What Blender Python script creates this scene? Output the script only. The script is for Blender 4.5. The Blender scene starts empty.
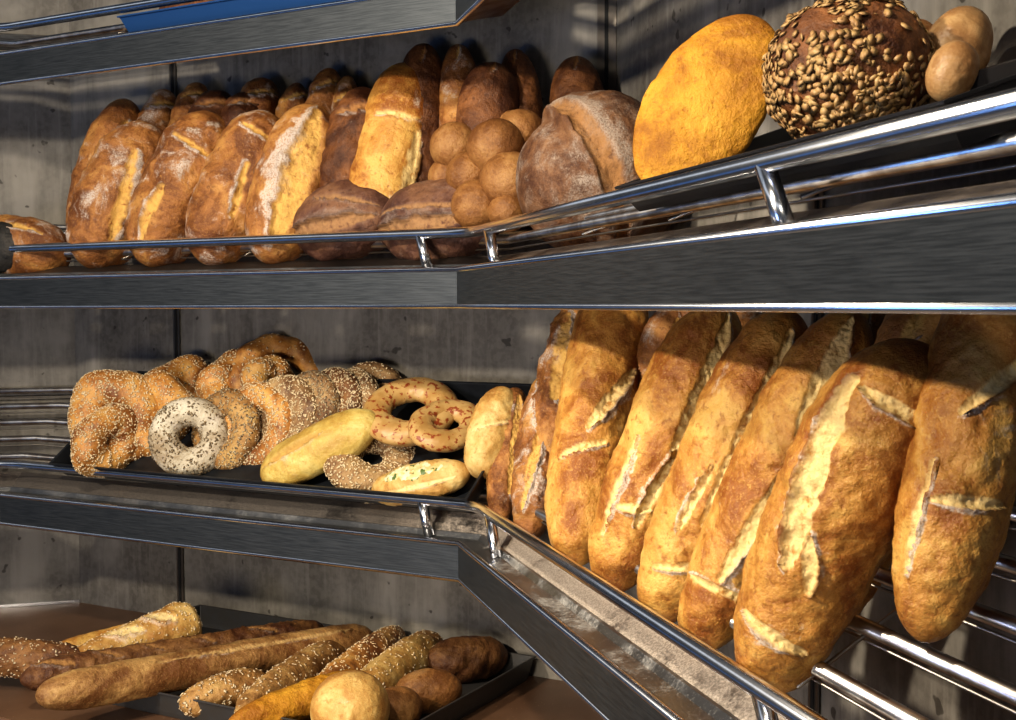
import bpy, math, random
import numpy as np
from mathutils import Vector, Matrix, Quaternion
random.seed(7); rng=np.random.default_rng(7)
C=bpy.context.scene.collection
Z0=1.55                      # eye height above the floor
# ---------------------------------------------------------------- camera
F=1211.06; PI=math.pi; PITCH=.046; ROLL=.0028; W,H=1016,720
cp,sp=math.cos(PITCH),math.sin(PITCH); cr,sr=math.cos(ROLL),math.sin(ROLL)
EYE=Vector((0,0,Z0))
Rt=Vector((1,0,0)); Fw=Vector((0,cp,-sp)); Dn=-Vector((0,sp,cp))
IX=cr*Rt+sr*Dn; IY=-sr*Rt+cr*Dn
def ray(px,py): return (Fw*F+IX*(px-W/2)+IY*(py-H/2)).normalized()
cam=bpy.data.cameras.new('camera'); co=bpy.data.objects.new('camera',cam); C.objects.link(co)
cam.lens=36*F/1016; cam.sensor_width=36; cam.clip_start=.02; cam.dof.use_dof=True; cam.dof.focus_distance=2.0; cam.dof.aperture_fstop=20
M=Matrix((IX,-IY,-Fw)).transposed().to_4x4(); M.translation=EYE; co.matrix_world=M
bpy.context.scene.camera=co
# ---------------------------------------------------------------- layout of the rack
AL,AR=-.4991,-1.2963; K0=Vector((-.099,2.36)); TL=1.33; DEP=.391; FH=.072
def dv(a): return Vector((math.cos(a),math.sin(a)))
dL,dR,dX=dv(AL),dv(AR),dv(AL+PI/4)
def nrm(d): return Vector((d.y,-d.x))
nL,nR,nX=nrm(dL),nrm(dR),nrm(dX)
KL0=K0-dL*TL
def mit(K,n1,n2,e):
    b=(n1+n2).normalized(); return K-b*(e/b.dot(n1))
LX,LR=.9,2.45
def poly(e):   # the four plan points of a line set e inward of the fascias
    a=mit(KL0,nX,nL,e); b=mit(K0,nL,nR,e)
    return [KL0-dX*LX-nX*e,a,b,K0+dR*LR-nR*e]
SEC={'L':(K0,dL,nL),'R':(K0,dR,nR),'X':(KL0,dX,nX)}
SH={'T':dict(z=Z0+.5404,t=.27,zr=.022),'U':dict(z=Z0-.0041,t=.34,zr=.020),'M':dict(z=Z0-.5426,t=.55,zr=.010)}
ZB=Z0-.8455
def plane_z(sh,e): s=SH[sh]; return s['z']+FH+s['zr']+e*math.tan(s['t'])+.009
def P(px,py,sec,e):
    K,d,n=SEC[sec]; r=ray(px,py); N=Vector((n.x,n.y,0))
    q=Vector((*(K-n*e),0)); t=(q-EYE).dot(N)/r.dot(N)
    return EYE+r*t
def S(px,py,sh,sec,rp):
    """point seen at (px,py) that lies rp pixels (its own radius) above a tilted shelf"""
    K,d,n=SEC[sec]; t=SH[sh]['t']; up=Vector((n.x*math.sin(t),n.y*math.sin(t),math.cos(t)))
    q=Vector((*K,plane_z(sh,0))); r=ray(px,py); D=2.4
    for _ in range(20):
        rr=rp*D/F; D=((q+up*rr)-EYE).dot(up)/r.dot(up); D=max(.3,min(D,4))
    return EYE+r*D
def B(px,py,h):
    r=ray(px,py); return EYE+r*((ZB+h-Z0)/r.z)
def w_at(sec,s,e,z):
    K,d,n=SEC[sec]; q=K+d*s-n*e; return Vector((q.x,q.y,z))
def e_of(p,sec):
    K,d,n=SEC[sec]; return -(Vector((p.x,p.y))-K).dot(n)
def s_of(p,sec):
    K,d,n=SEC[sec]; return (Vector((p.x,p.y))-K).dot(d)
def pxr(p,r): return r*(p-EYE).length/F
# ---------------------------------------------------------------- materials
MATS={}
def newmat(name):
    m=bpy.data.materials.new(name); m.use_nodes=True; nt=m.node_tree
    b=nt.nodes['Principled BSDF']; return m,nt,b
def N(nt,t,**k):
    n=nt.nodes.new(t)
    for a,v in k.items():
        if a in n.inputs.keys(): n.inputs[a].default_value=v
        else: setattr(n,a,v)
    return n
def lk(nt,a,b): nt.links.new(a,b)
def mix(nt,fac,a,b,mode='MIX'):
    n=nt.nodes.new('ShaderNodeMix'); n.data_type='RGBA'; n.blend_type=mode
    for s,v in ((n.inputs[0],fac),(n.inputs[6],a),(n.inputs[7],b)):
        if hasattr(v,'is_linked') or isinstance(v,bpy.types.NodeSocket): lk(nt,v,s)
        elif isinstance(v,(int,float)): s.default_value=v
        else: s.default_value=(*v[:3],1)
    return n.outputs[2]
def mth(nt,op,a,b=0.0,clamp=False):
    n=nt.nodes.new('ShaderNodeMath'); n.operation=op; n.use_clamp=clamp
    for s,v in ((n.inputs[0],a),(n.inputs[1],b)):
        if isinstance(v,bpy.types.NodeSocket): lk(nt,v,s)
        else: s.default_value=v
    return n.outputs[0]
def rmp(nt,v,lo,hi):
    n=nt.nodes.new('ShaderNodeMapRange'); lk(nt,v,n.inputs[0]); n.inputs[1].default_value=lo; n.inputs[2].default_value=hi; n.interpolation_type='SMOOTHSTEP'
    return n.outputs[0]
def coords(nt,rand=True,sc=(1,1,1)):
    tc=nt.nodes.new('ShaderNodeTexCoord'); v=tc.outputs['Object']
    mp=nt.nodes.new('ShaderNodeMapping'); lk(nt,v,mp.inputs[0]); mp.inputs['Scale'].default_value=sc
    if rand:
        oi=nt.nodes.new('ShaderNodeObjectInfo'); k=mth(nt,'MULTIPLY',oi.outputs['Random'],37.0)
        lk(nt,k,mp.inputs['Location'])
    return mp.outputs[0]
def noise(nt,v,scale,detail=4,rough=.55,dist=0):
    n=nt.nodes.new('ShaderNodeTexNoise'); lk(nt,v,n.inputs['Vector']); n.inputs['Scale'].default_value=scale
    n.inputs['Detail'].default_value=detail; n.inputs['Roughness'].default_value=rough; n.inputs['Distortion'].default_value=dist
    return n.outputs[0]
def bread_mat(name,base,dark,light,crumb,flour=.5,fl_lo=.58,fl_hi=.72,rough=.5,bump=.5,speck=.4,flourcol=(.62,.55,.50)):
    m,nt,b=newmat(name); v=coords(nt)
    at=nt.nodes.new('ShaderNodeAttribute'); at.attribute_name='crust'
    se=nt.nodes.new('ShaderNodeSeparateColor'); lk(nt,at.outputs['Color'],se.inputs[0])
    n1=noise(nt,v,10,9,.68,.5); n2=noise(nt,v,85,5,.65); n3=noise(nt,v,300,3,.65); n4=noise(nt,v,14,9,.72,.6)
    c=mix(nt,rmp(nt,n1,.54,.38),base,dark); c=mix(nt,rmp(nt,n1,.5,.64),c,light)
    c=mix(nt,mth(nt,'MULTIPLY',rmp(nt,n3,.55,.66),speck*.8),c,light); c=mix(nt,mth(nt,'MULTIPLY',rmp(nt,n3,.42,.3),.35),c,dark)
    c=mix(nt,mth(nt,'MULTIPLY',rmp(nt,n2,.58,.70),speck),c,light)
    c=mix(nt,mth(nt,'MULTIPLY',rmp(nt,n2,.46,.32),.65),c,dark)
    c=mix(nt,se.outputs[1],c,mix(nt,.35,dark,(0.02,.008,.003)))
    sl=mth(nt,'MULTIPLY',se.outputs[0],mth(nt,'ADD',.62,mth(nt,'MULTIPLY',rmp(nt,n2,.3,.6),.38)),True)
    cc=mix(nt,rmp(nt,noise(nt,v,45,5,.65),.60,.40),crumb,base)
    cc=mix(nt,rmp(nt,noise(nt,v,60,5,.65),.30,.46),base,crumb)
    c=mix(nt,sl,c,cc)
    fm=mth(nt,'MULTIPLY',rmp(nt,mth(nt,'ADD',n4,mth(nt,'MULTIPLY',se.outputs[2],.22)),fl_lo,fl_hi),mth(nt,'ADD',.35,rmp(nt,n3,.38,.6)),True)
    fm=mth(nt,'MULTIPLY',fm,flour)
    fm=mth(nt,'MULTIPLY',fm,mth(nt,'SUBTRACT',1.0,mth(nt,'MULTIPLY',se.outputs[0],.7)))
    c=mix(nt,fm,c,flourcol)
    lk(nt,c,b.inputs['Base Color'])
    rr=mth(nt,'ADD',rough,mth(nt,'MULTIPLY',fm,.35)); rr=mth(nt,'ADD',rr,mth(nt,'MULTIPLY',se.outputs[0],.3)); lk(nt,rr,b.inputs['Roughness'])
    b.inputs['Specular IOR Level'].default_value=.35
    hgt=mth(nt,'ADD',mth(nt,'MULTIPLY',n2,1.2),mth(nt,'MULTIPLY',n3,.35))
    hgt=mth(nt,'ADD',hgt,mth(nt,'MULTIPLY',noise(nt,v,34,5,.6,.2),.9))
    bp=nt.nodes.new('ShaderNodeBump'); bp.inputs['Strength'].default_value=min(1,bump*1.2); bp.inputs['Distance'].default_value=.0055
    lk(nt,mth(nt,'ADD',hgt,mth(nt,'MULTIPLY',n1,0.0)),bp.inputs['Height']); lk(nt,bp.outputs[0],b.inputs['Normal'])
    MATS[name]=m; return m
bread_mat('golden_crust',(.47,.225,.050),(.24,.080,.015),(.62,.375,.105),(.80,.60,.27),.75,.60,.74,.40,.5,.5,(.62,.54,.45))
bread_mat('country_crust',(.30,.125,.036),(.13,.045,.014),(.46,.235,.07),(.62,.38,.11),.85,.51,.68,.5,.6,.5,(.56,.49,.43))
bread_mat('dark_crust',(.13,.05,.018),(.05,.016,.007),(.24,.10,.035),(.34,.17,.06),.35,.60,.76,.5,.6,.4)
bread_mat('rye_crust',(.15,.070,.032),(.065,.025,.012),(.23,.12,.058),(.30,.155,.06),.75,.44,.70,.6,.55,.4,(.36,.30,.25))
bread_mat('sourdough_crust',(.115,.052,.034),(.05,.019,.014),(.19,.095,.052),(.30,.17,.08),.40,.50,.78,.6,.55,.3,(.33,.26,.22))
bread_mat('black_crust',(.02,.02,.02),(.008,.008,.008),(.05,.045,.04),(.04,.04,.04),.1,.7,.8,.6,.5,.2)
bread_mat('corn_crust',(.44,.205,.016),(.26,.10,.008),(.54,.29,.03),(.80,.48,.06),.0,.7,.8,.6,.6,.3)
bread_mat('pale_crust',(.50,.31,.10),(.33,.16,.04),(.62,.45,.19),(.70,.56,.28),.5,.60,.8,.5,.35,.3)
bread_mat('bun_crust',(.25,.115,.036),(.14,.055,.016),(.34,.18,.065),(.4,.25,.1),.15,.62,.8,.5,.5,.4)
bread_mat('tan_crust',(.36,.21,.09),(.24,.12,.045),(.46,.31,.15),(.5,.33,.1),.2,.62,.8,.4,.2,.2)
bread_mat('seed_bun_crust',(.36,.20,.07),(.17,.08,.025),(.50,.33,.13),(.6,.4,.2),.3,.6,.8,.5,.5,.3)
bread_mat('braid_crust',(.44,.20,.05),(.17,.06,.016),(.58,.34,.11),(.60,.36,.12),.1,.7,.8,.4,.3,.3)
bread_mat('bagel_crust',(.27,.16,.075),(.11,.05,.02),(.40,.27,.13),(.5,.33,.16),.3,.55,.75,.6,.5,.4)
bread_mat('white_bagel_crust',(.48,.42,.32),(.27,.2,.12),(.60,.55,.44),(.6,.5,.4),.5,.5,.7,.6,.5,.4)
bread_mat('baguette_crust',(.30,.165,.06),(.14,.058,.018),(.42,.26,.10),(.50,.33,.14),.3,.6,.8,.5,.5,.5)
bread_mat('brown_crust',(.15,.066,.023),(.065,.022,.009),(.25,.125,.045),(.32,.17,.06),.2,.6,.8,.5,.55,.4)
bread_mat('yellow_boat_crust',(.50,.36,.10),(.36,.22,.05),(.60,.48,.18),(.40,.24,.07),.3,.6,.8,.42,.35,.3)
def spotted():
    m,nt,b=newmat('spotted_cheese_crust'); v=coords(nt)
    n1=noise(nt,v,75,4,.6,.3); n2=noise(nt,v,20,3)
    c=mix(nt,rmp(nt,n2,.4,.6),(.36,.21,.07),(.46,.30,.12)); c=mix(nt,rmp(nt,n1,.55,.61),c,(.22,.045,.012))
    lk(nt,c,b.inputs['Base Color']); b.inputs['Roughness'].default_value=.4
    bp=N(nt,'ShaderNodeBump',Strength=.4,Distance=.003); lk(nt,n1,bp.inputs['Height']); lk(nt,bp.outputs[0],b.inputs['Normal']); MATS['spotted']=m
    m,nt,b=newmat('cheese_and_herb_filling'); v=coords(nt)
    n1=noise(nt,v,70,3,.5); n2=noise(nt,v,90,3,.5,.4)
    c=mix(nt,rmp(nt,n2,.45,.6),(.58,.44,.2),(.66,.58,.38)); c=mix(nt,rmp(nt,n1,.54,.60),c,(.07,.12,.02)); lk(nt,c,b.inputs['Base Color']); b.inputs['Roughness'].default_value=.45
    bp=N(nt,'ShaderNodeBump',Strength=.6,Distance=.003); lk(nt,n2,bp.inputs['Height']); lk(nt,bp.outputs[0],b.inputs['Normal']); MATS['filling']=m
spotted()
def plain(name,col,rough=.5,metal=0,spec=.5,bump=0,bs=60,var=0,vs=20,vcol=None,sc=(1,1,1)):
    m,nt,b=newmat(name); b.inputs['Base Color'].default_value=(*col,1); b.inputs['Roughness'].default_value=rough; b.inputs['Metallic'].default_value=metal; b.inputs['Specular IOR Level'].default_value=spec
    v=coords(nt,False,sc)
    n=noise(nt,v,vs,5)
    c=mix(nt,mth(nt,'MULTIPLY',rmp(nt,n,.35,.65),var),col,vcol or tuple(x*.5 for x in col)); lk(nt,c,b.inputs['Base Color'])
    if bump:
        bp=N(nt,'ShaderNodeBump',Strength=bump,Distance=.002); lk(nt,noise(nt,v,bs,4),bp.inputs['Height']); lk(nt,bp.outputs[0],b.inputs['Normal'])
    MATS[name]=m; return m
plain('chrome',(.80,.81,.84),.20,1,var=.3,vs=30,vcol=(.5,.5,.52))
plain('rod_steel',(.66,.65,.64),.30,1,var=.6,vs=25,vcol=(.25,.18,.14))
plain('sesame',(.72,.60,.40),.45,var=.4,vs=300,vcol=(.5,.34,.18))
plain('mixed_seeds',(.62,.50,.32),.5,var=1,vs=160,vcol=(.05,.03,.02))
plain('dark_seeds',(.10,.07,.04),.5,var=.8,vs=200,vcol=(.4,.3,.18))
plain('oats',(.44,.29,.12),.55,var=.7,vs=120,vcol=(.30,.15,.06),bump=.3,bs=300)
plain('sunflower',(.60,.50,.34),.5,var=.6,vs=150,vcol=(.35,.22,.12))
plain('black_pan',(.012,.012,.014),.35,0,.5,bump=.1,bs=200)
plain('blue_lit_pan',(.02,.07,.20),.35,.2,.5)  # dark nonstick tray; the blue light it reflects is put into its colour
plain('grey_pan',(.05,.05,.053),.42,.3,.5,bump=.15,bs=120,var=.6,vs=30,vcol=(.05,.045,.04))
plain('pan_steel',(.03,.034,.042),.32,.5,.5,var=.5,vs=40)
plain('post_steel',(.20,.18,.16),.35,.8,var=.4,vs=10)
plain('slot',(.01,.01,.01),.8)
plain('plain_floor',(.09,.08,.075),.5,var=.5,vs=3)
plain('edge_steel',(.55,.56,.6),.25,1)
plain('wire_steel',(.35,.32,.28),.4,1)
# brushed fascia steel
def fascia_mat():
    m,nt,b=newmat('brushed_fascia'); tc=nt.nodes.new('ShaderNodeTexCoord'); mp=nt.nodes.new('ShaderNodeMapping'); lk(nt,tc.outputs['UV'],mp.inputs[0]); mp.inputs['Scale'].default_value=(14,420,1)
    n=noise(nt,mp.outputs[0],1.0,6,.65,.3); mp2=nt.nodes.new('ShaderNodeMapping'); lk(nt,tc.outputs['UV'],mp2.inputs[0]); mp2.inputs['Scale'].default_value=(3,12,1)
    n2=noise(nt,mp2.outputs[0],1.0,3)
    c=mix(nt,rmp(nt,n,.35,.65),(.045,.052,.060),(.085,.094,.104)); c=mix(nt,mth(nt,'MULTIPLY',n2,.5),c,(.035,.042,.05))
    lk(nt,c,b.inputs['Base Color']); b.inputs['Metallic'].default_value=.75
    lk(nt,mth(nt,'ADD',.36,mth(nt,'MULTIPLY',n,.25)),b.inputs['Roughness'])
    bp=N(nt,'ShaderNodeBump',Strength=.15,Distance=.001); lk(nt,n,bp.inputs['Height']); lk(nt,bp.outputs[0],b.inputs['Normal']); MATS['fascia']=m
fascia_mat()
def ledge_mat(nm,key,lo,hi,steel,flour,amt):
    m,nt,b=newmat(nm); v=coords(nt,False)
    ge=nt.nodes.new('ShaderNodeNewGeometry'); sx=nt.nodes.new('ShaderNodeSeparateXYZ'); lk(nt,ge.outputs['Position'],sx.inputs[0])
    right=mth(nt,'ADD',.30,mth(nt,'MULTIPLY',rmp(nt,sx.outputs[0],-.28,-.05),.7))
    n1=noise(nt,v,7,6,.65); n2=noise(nt,v,330,3,.75); n3=noise(nt,v,120,4,.7)
    f=mth(nt,'MULTIPLY',rmp(nt,mth(nt,'ADD',n1,mth(nt,'MULTIPLY',n3,.35)),lo,hi),mth(nt,'ADD',.45,mth(nt,'MULTIPLY',rmp(nt,n2,.40,.60),.55)))
    sp=rmp(nt,n2,.60,.66); f=mth(nt,'MULTIPLY',mth(nt,'MAXIMUM',f,mth(nt,'MULTIPLY',sp,.6)),right); f=mth(nt,'MULTIPLY',f,amt,True)
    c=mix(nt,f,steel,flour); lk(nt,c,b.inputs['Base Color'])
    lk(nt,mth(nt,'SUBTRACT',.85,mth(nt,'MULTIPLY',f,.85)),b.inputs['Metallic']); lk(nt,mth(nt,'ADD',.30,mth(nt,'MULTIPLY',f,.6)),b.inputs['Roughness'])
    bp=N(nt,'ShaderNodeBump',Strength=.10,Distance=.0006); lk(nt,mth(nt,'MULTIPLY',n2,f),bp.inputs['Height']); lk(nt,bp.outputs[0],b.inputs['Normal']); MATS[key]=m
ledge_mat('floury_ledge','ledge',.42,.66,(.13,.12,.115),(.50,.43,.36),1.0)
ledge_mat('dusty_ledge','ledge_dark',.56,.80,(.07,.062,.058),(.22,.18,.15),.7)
ledge_mat('speckled_rim_steel','rim',.62,.85,(.17,.175,.185),(.50,.48,.45),.9)
def wall_mat():
    m,nt,b=newmat('concrete_look_panel'); v=coords(nt,False); vs=coords(nt,False,(1,1,.16))
    n1=noise(nt,vs,9,6,.6,.3); n2=noise(nt,v,3,4,.6); n3=noise(nt,v,60,4,.6); n4=noise(nt,v,26,2,.5)
    c=mix(nt,rmp(nt,n1,.35,.65),(.12,.112,.10),(.27,.255,.23)); c=mix(nt,mth(nt,'MULTIPLY',rmp(nt,n2,.6,.4),.75),c,(.095,.085,.074))
    c=mix(nt,mth(nt,'MULTIPLY',rmp(nt,noise(nt,coords(nt,False,(1,1,.08)),55,5,.6),.5,.7),.35),c,(.30,.285,.26))
    c=mix(nt,mth(nt,'MULTIPLY',rmp(nt,n3,.4,.6),.25),c,(.26,.245,.22)); c=mix(nt,mth(nt,'MULTIPLY',rmp(nt,n4,.69,.73),.8),c,(.03,.025,.02))
    lk(nt,c,b.inputs['Base Color']); b.inputs['Roughness'].default_value=.62
    bp=N(nt,'ShaderNodeBump',Strength=.3,Distance=.003); lk(nt,n3,bp.inputs['Height']); lk(nt,bp.outputs[0],b.inputs['Normal']); MATS['wall']=m
wall_mat()
def board_mat():
    m,nt,b=newmat('brown_laminate_board'); v=coords(nt,False,(1,1,1))
    n1=noise(nt,v,5,5,.6); n2=noise(nt,v,170,2,.5)
    c=mix(nt,rmp(nt,n1,.35,.65),(.115,.062,.036),(.155,.088,.053)); c=mix(nt,mth(nt,'MULTIPLY',rmp(nt,n2,.70,.74),.6),c,(.5,.36,.2))
    lk(nt,c,b.inputs['Base Color']); b.inputs['Roughness'].default_value=.38; MATS['board']=m
board_mat()
# ---------------------------------------------------------------- mesh helpers
def mesh_obj(name,verts,faces,mat,parent=None,origin=None,smooth=True,col=None,uv=None):
    v=np.asarray(verts,dtype=float)
    if origin is None: origin=Vector(v.mean(0)); origin.z=float(v[:,2].min())
    if parent is not None: pw=Vector(parent['_o'])
    me=bpy.data.meshes.new(name); me.from_pydata((v-np.array(origin)).tolist(),[],faces)
    me.materials.append(MATS[mat]); 
    if smooth: me.polygons.foreach_set('use_smooth',[True]*len(me.polygons))
    if col is not None:
        a=me.color_attributes.new('crust','FLOAT_COLOR','POINT'); cc=np.ones((len(v),4)); cc[:,:3]=col; a.data.foreach_set('color',cc.ravel())
    if uv is not None:
        l=me.uv_layers.new(name='UVMap'); idx=np.zeros(len(me.loops),dtype=np.int32); me.loops.foreach_get('vertex_index',idx); l.data.foreach_set('uv',np.asarray(uv)[idx].ravel())
    me.update()
    o=bpy.data.objects.new(name,me); C.objects.link(o); o['_o']=list(origin)
    if parent is not None: o.parent=parent; o.location=Vector(origin)-pw
    else: o.location=origin
    return o
def thing(name,loc,label,cat,group=None):
    o=bpy.data.objects.new(name,None); C.objects.link(o); o.location=loc; o['_o']=list(loc); o.empty_display_size=.05
    return tag(o,label,cat,group)
def tag(o,label,cat,group=None,kind=None):
    o['label']=label; o['category']=cat
    if group: o['group']=group
    if kind: o['kind']=kind
    return o
def sweep(name,prof,i0,i1,mat,parent=None,smooth=False,closed=True,a=None,b=None):
    """profile [(e,z)] swept along the plan polyline from station i0 to i1"""
    n=len(prof); V=[];UV=[]
    ps=[poly(e) for e,z in prof]
    st=list(range(i0,i1+1)); run=0
    for k,i in enumerate(st):
        if k: run+=(ps[0][i]-ps[0][st[k-1]]).length
        acc=0
        for j,(e,z) in enumerate(prof):
            q=ps[j][i]
            if j: acc+=math.hypot(e-prof[j-1][0],z-prof[j-1][1])
            V.append((q.x,q.y,z)); UV.append((run,acc))
    Fc=[]
    for k in range(len(st)-1):
        for j in range(n if closed else n-1):
            j2=(j+1)%n; Fc.append((k*n+j,k*n+j2,(k+1)*n+j2,(k+1)*n+j))
    if closed:
        Fc.append(tuple(range(n))[::-1]); Fc.append(tuple((len(st)-1)*n+j for j in range(n)))
    return mesh_obj(name,V,Fc,mat,parent,smooth=smooth,uv=UV)
def circ(e,z,r,n=10): return [(e+r*math.cos(2*PI*k/n),z+r*math.sin(2*PI*k/n)) for k in range(n)]
def tube_geo(path,r,n=14,cap=True):
    path=[Vector(p) for p in path]; V=[];Fc=[]; up=Vector((0,0,1))
    T=[(path[min(i+1,len(path)-1)]-path[max(i-1,0)]).normalized() for i in range(len(path))]
    x=T[0].orthogonal().normalized()
    for i,p in enumerate(path):
        x=(x-T[i]*x.dot(T[i])).normalized(); y=T[i].cross(x); rr=r[i] if hasattr(r,'__len__') else r
        for k in range(n):
            a=2*PI*k/n; V.append(tuple(p+(x*math.cos(a)+y*math.sin(a))*rr))
    for i in range(len(path)-1):
        for k in range(n): Fc.append((i*n+k,i*n+(k+1)%n,(i+1)*n+(k+1)%n,(i+1)*n+k))
    if cap: Fc.append(tuple(range(n))[::-1]); Fc.append(tuple((len(path)-1)*n+k for k in range(n)))
    return V,Fc
def tube(name,path,r,mat,parent=None,n=14):
    V,Fc=tube_geo(path,r,n); return mesh_obj(name,V,Fc,mat,parent)
def box_geo(o,a,b,c):
    o,a,b,c=[Vector(x) for x in (o,a,b,c)]
    V=[tuple(o+a*i+b*j+c*k) for i in (0,1) for j in (0,1) for k in (0,1)]
    return V,[(0,1,3,2),(4,6,7,5),(0,4,5,1),(2,3,7,6),(0,2,6,4),(1,5,7,3)]
# ---------------------------------------------------------------- setting
def structure(o): o['kind']='structure'; return o
def wall_piece(name,i0,ztop=Z0+1.1):
    p=poly(DEP); q=poly(DEP+.06); a,b=p[i0],p[i0+1]; c,d=q[i0+1],q[i0]
    V=[(v.x,v.y,z) for z in (0,ztop) for v in (a,b,c,d)]
    return structure(mesh_obj(name,V,[(0,1,2,3),(7,6,5,4),(0,4,5,1),(1,5,6,2),(2,6,7,3),(3,7,4,0)],'wall',smooth=False))
wall_piece('wall_left',0); wall_piece('wall_back',1); wall_piece('wall_right',2)
structure(mesh_obj('floor',[(-3.2,-1.6,0),(2.2,-1.6,0),(2.2,4.2,0),(-3.2,4.2,0)],[(0,1,2,3)],'plain_floor',smooth=False))
def slotted_post(nm,sec,s,w=.016,two=True):
    # a slotted steel upright standing in the joint between two wall panels
    root=structure(mesh_obj(nm,*(lambda g:(g[0],g[1]))(box_geo(w_at(sec,s-w,DEP-.004,0),SEC[sec][1].to_3d()*2*w,Vector((0,0,Z0+1.09)),nrm3(sec)*.003)),'post_steel',smooth=False))
    mesh_obj('slot_line',*box_geo(w_at(sec,s-.004,DEP-.0072,.02),SEC[sec][1].to_3d()*.008,Vector((0,0,Z0+1.05)),nrm3(sec)*.002),'slot',root,smooth=False)
    return root
def nrm3(sec): n=SEC[sec][2]; return Vector((n.x,n.y,0))
s2=s_of(P(178,330,'L',DEP),'L'); slotted_post('trim_1','L',s2,.011)
s3=s_of(P(608,60,'L',DEP),'L'); slotted_post('trim_2','L',s3,.022)
s4=s_of(P(817,690,'R',DEP),'R'); slotted_post('trim_3','R',s4,.014)
s5=s_of(P(625,60,'R',DEP),'R')
# ---------------------------------------------------------------- display counter with brown board
root=thing('display_counter',w_at('L',-.4,.2,0),'brown laminate counter under the steel shelves, carrying the lowest tray','counter')
FB=-.37
sweep('counter_top',[(FB,ZB-.035),(FB,ZB),(DEP-.001,ZB),(DEP-.001,ZB-.035)],0,3,'board',root)
sweep('counter_base',[(FB+.06,.0),(FB+.06,ZB-.036),(DEP-.01,ZB-.036),(DEP-.01,0)],0,3,'slot',root)
sweep('edge_strip',[(DEP-.004,ZB+.001),(DEP-.004,ZB+.009),(DEP-.0015,ZB+.009),(DEP-.0015,ZB+.001)],0,1,'edge_steel',root)
# ---------------------------------------------------------------- steel rack shelves
def fillet(pts,r=.07,n=8):
    out=[pts[0]]
    for i in range(1,len(pts)-1):
        a,b,c=pts[i-1],pts[i],pts[i+1]; d1=(a-b).normalized(); d2=(c-b).normalized(); A=b+d1*r; Bp=b+d2*r
        for k in range(n+1):
            t=k/n; out.append(A*(1-t)**2+b*2*t*(1-t)+Bp*t*t)
    out.append(pts[-1]); return out
def shelf(sh,label,posts):
    s=SH[sh]; z=s['z']; zt=z+FH; tt=math.tan(s['t'])
    root=thing('steel_bread_rack',w_at('L',-.3,.2,z),label,'shelf','steel rack shelves with front rails')
    for i in range(3):
        sweep('fascia',[(0,z),(0,zt),(.010,zt),(.010,z)],i,i+1,'fascia',root)
    sweep('lower_trim',circ(.004,z+.001,.0052),0,3,'chrome',root,True)
    sweep('upper_trim',circ(.004,zt,.0062),0,3,'chrome',root,True)
    k=.03+ s['zr']*.3
    sweep('rim_channel',[(.010,zt-.001),(.045,zt+.002),(.052,zt+.012),(.058,zt+.012),(.055,zt+.006),(.044,zt-.004),(.010,zt-.006)],0,3,'rim',root)
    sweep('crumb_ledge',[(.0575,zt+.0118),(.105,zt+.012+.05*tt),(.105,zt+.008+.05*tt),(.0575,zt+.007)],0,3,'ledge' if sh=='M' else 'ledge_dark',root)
    sweep('under_plate',[(.010,z+.008),(.098,z+.034),(.104,z+.034),(.104,z+.030),(.100,z+.030),(.010,z+.004)],0,3,'rod_steel',root)
    for k in range(5):
        e=.118+.062*k; zz=plane_z(sh,e)-.009
        sweep('rod',circ(e,zz,.0088,12),0,3,'rod_steel',root,True)
        sweep('wire',circ(e+.006,zz-.018,.002,5),0,3,'wire_steel',root,True)
    # cross wires that carry the rods
    for sec,ss in (('L',-1.0),('L',-.62),('L',-.2),('R',.45),('R',.8),('R',1.15),('R',1.5),('R',1.85)):
        a=w_at(sec,ss,.10,plane_z(sh,.10)-.021); b=w_at(sec,ss,DEP-.004,plane_z(sh,DEP)-.021)
        tube('cross_wire',[a,b],.0025,'wire_steel',root,6)
    rp=[Vector((q.x,q.y,zt+.0735)) for q in poly(.038)]
    tube('rail',fillet(rp),.0108,'chrome',root,18)
    for sec,ss in posts:
        top=w_at(sec,ss,.038,zt+.070); bot=w_at(sec,ss+(.018 if sec=='L' else .048),.038,zt-.001)
        tube('rail_post',[bot,top],.0108,'chrome',root,14)
    return root
def spost(px,py,sec,e): return s_of(P(px,py,sec,e),sec)
RP=1.187
for sh,lb,pp in (('T','topmost steel rack shelf with a dark tray tinted by blue light, cut by the upper picture edge',[]),
                 ('U','steel rack shelf at eye level with the country loaves and the oat bread',[]),
                 ('M','lower steel rack shelf with the bagel tray and the tall golden loaves',[])):
    cy={'T':0,'U':238,'M':508}[sh]
    posts=[('L',-.108),('R',.100),('R',RP)]+([('R',RP+.55)] if sh!='M' else [])
    shelf(sh,lb,posts)
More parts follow.
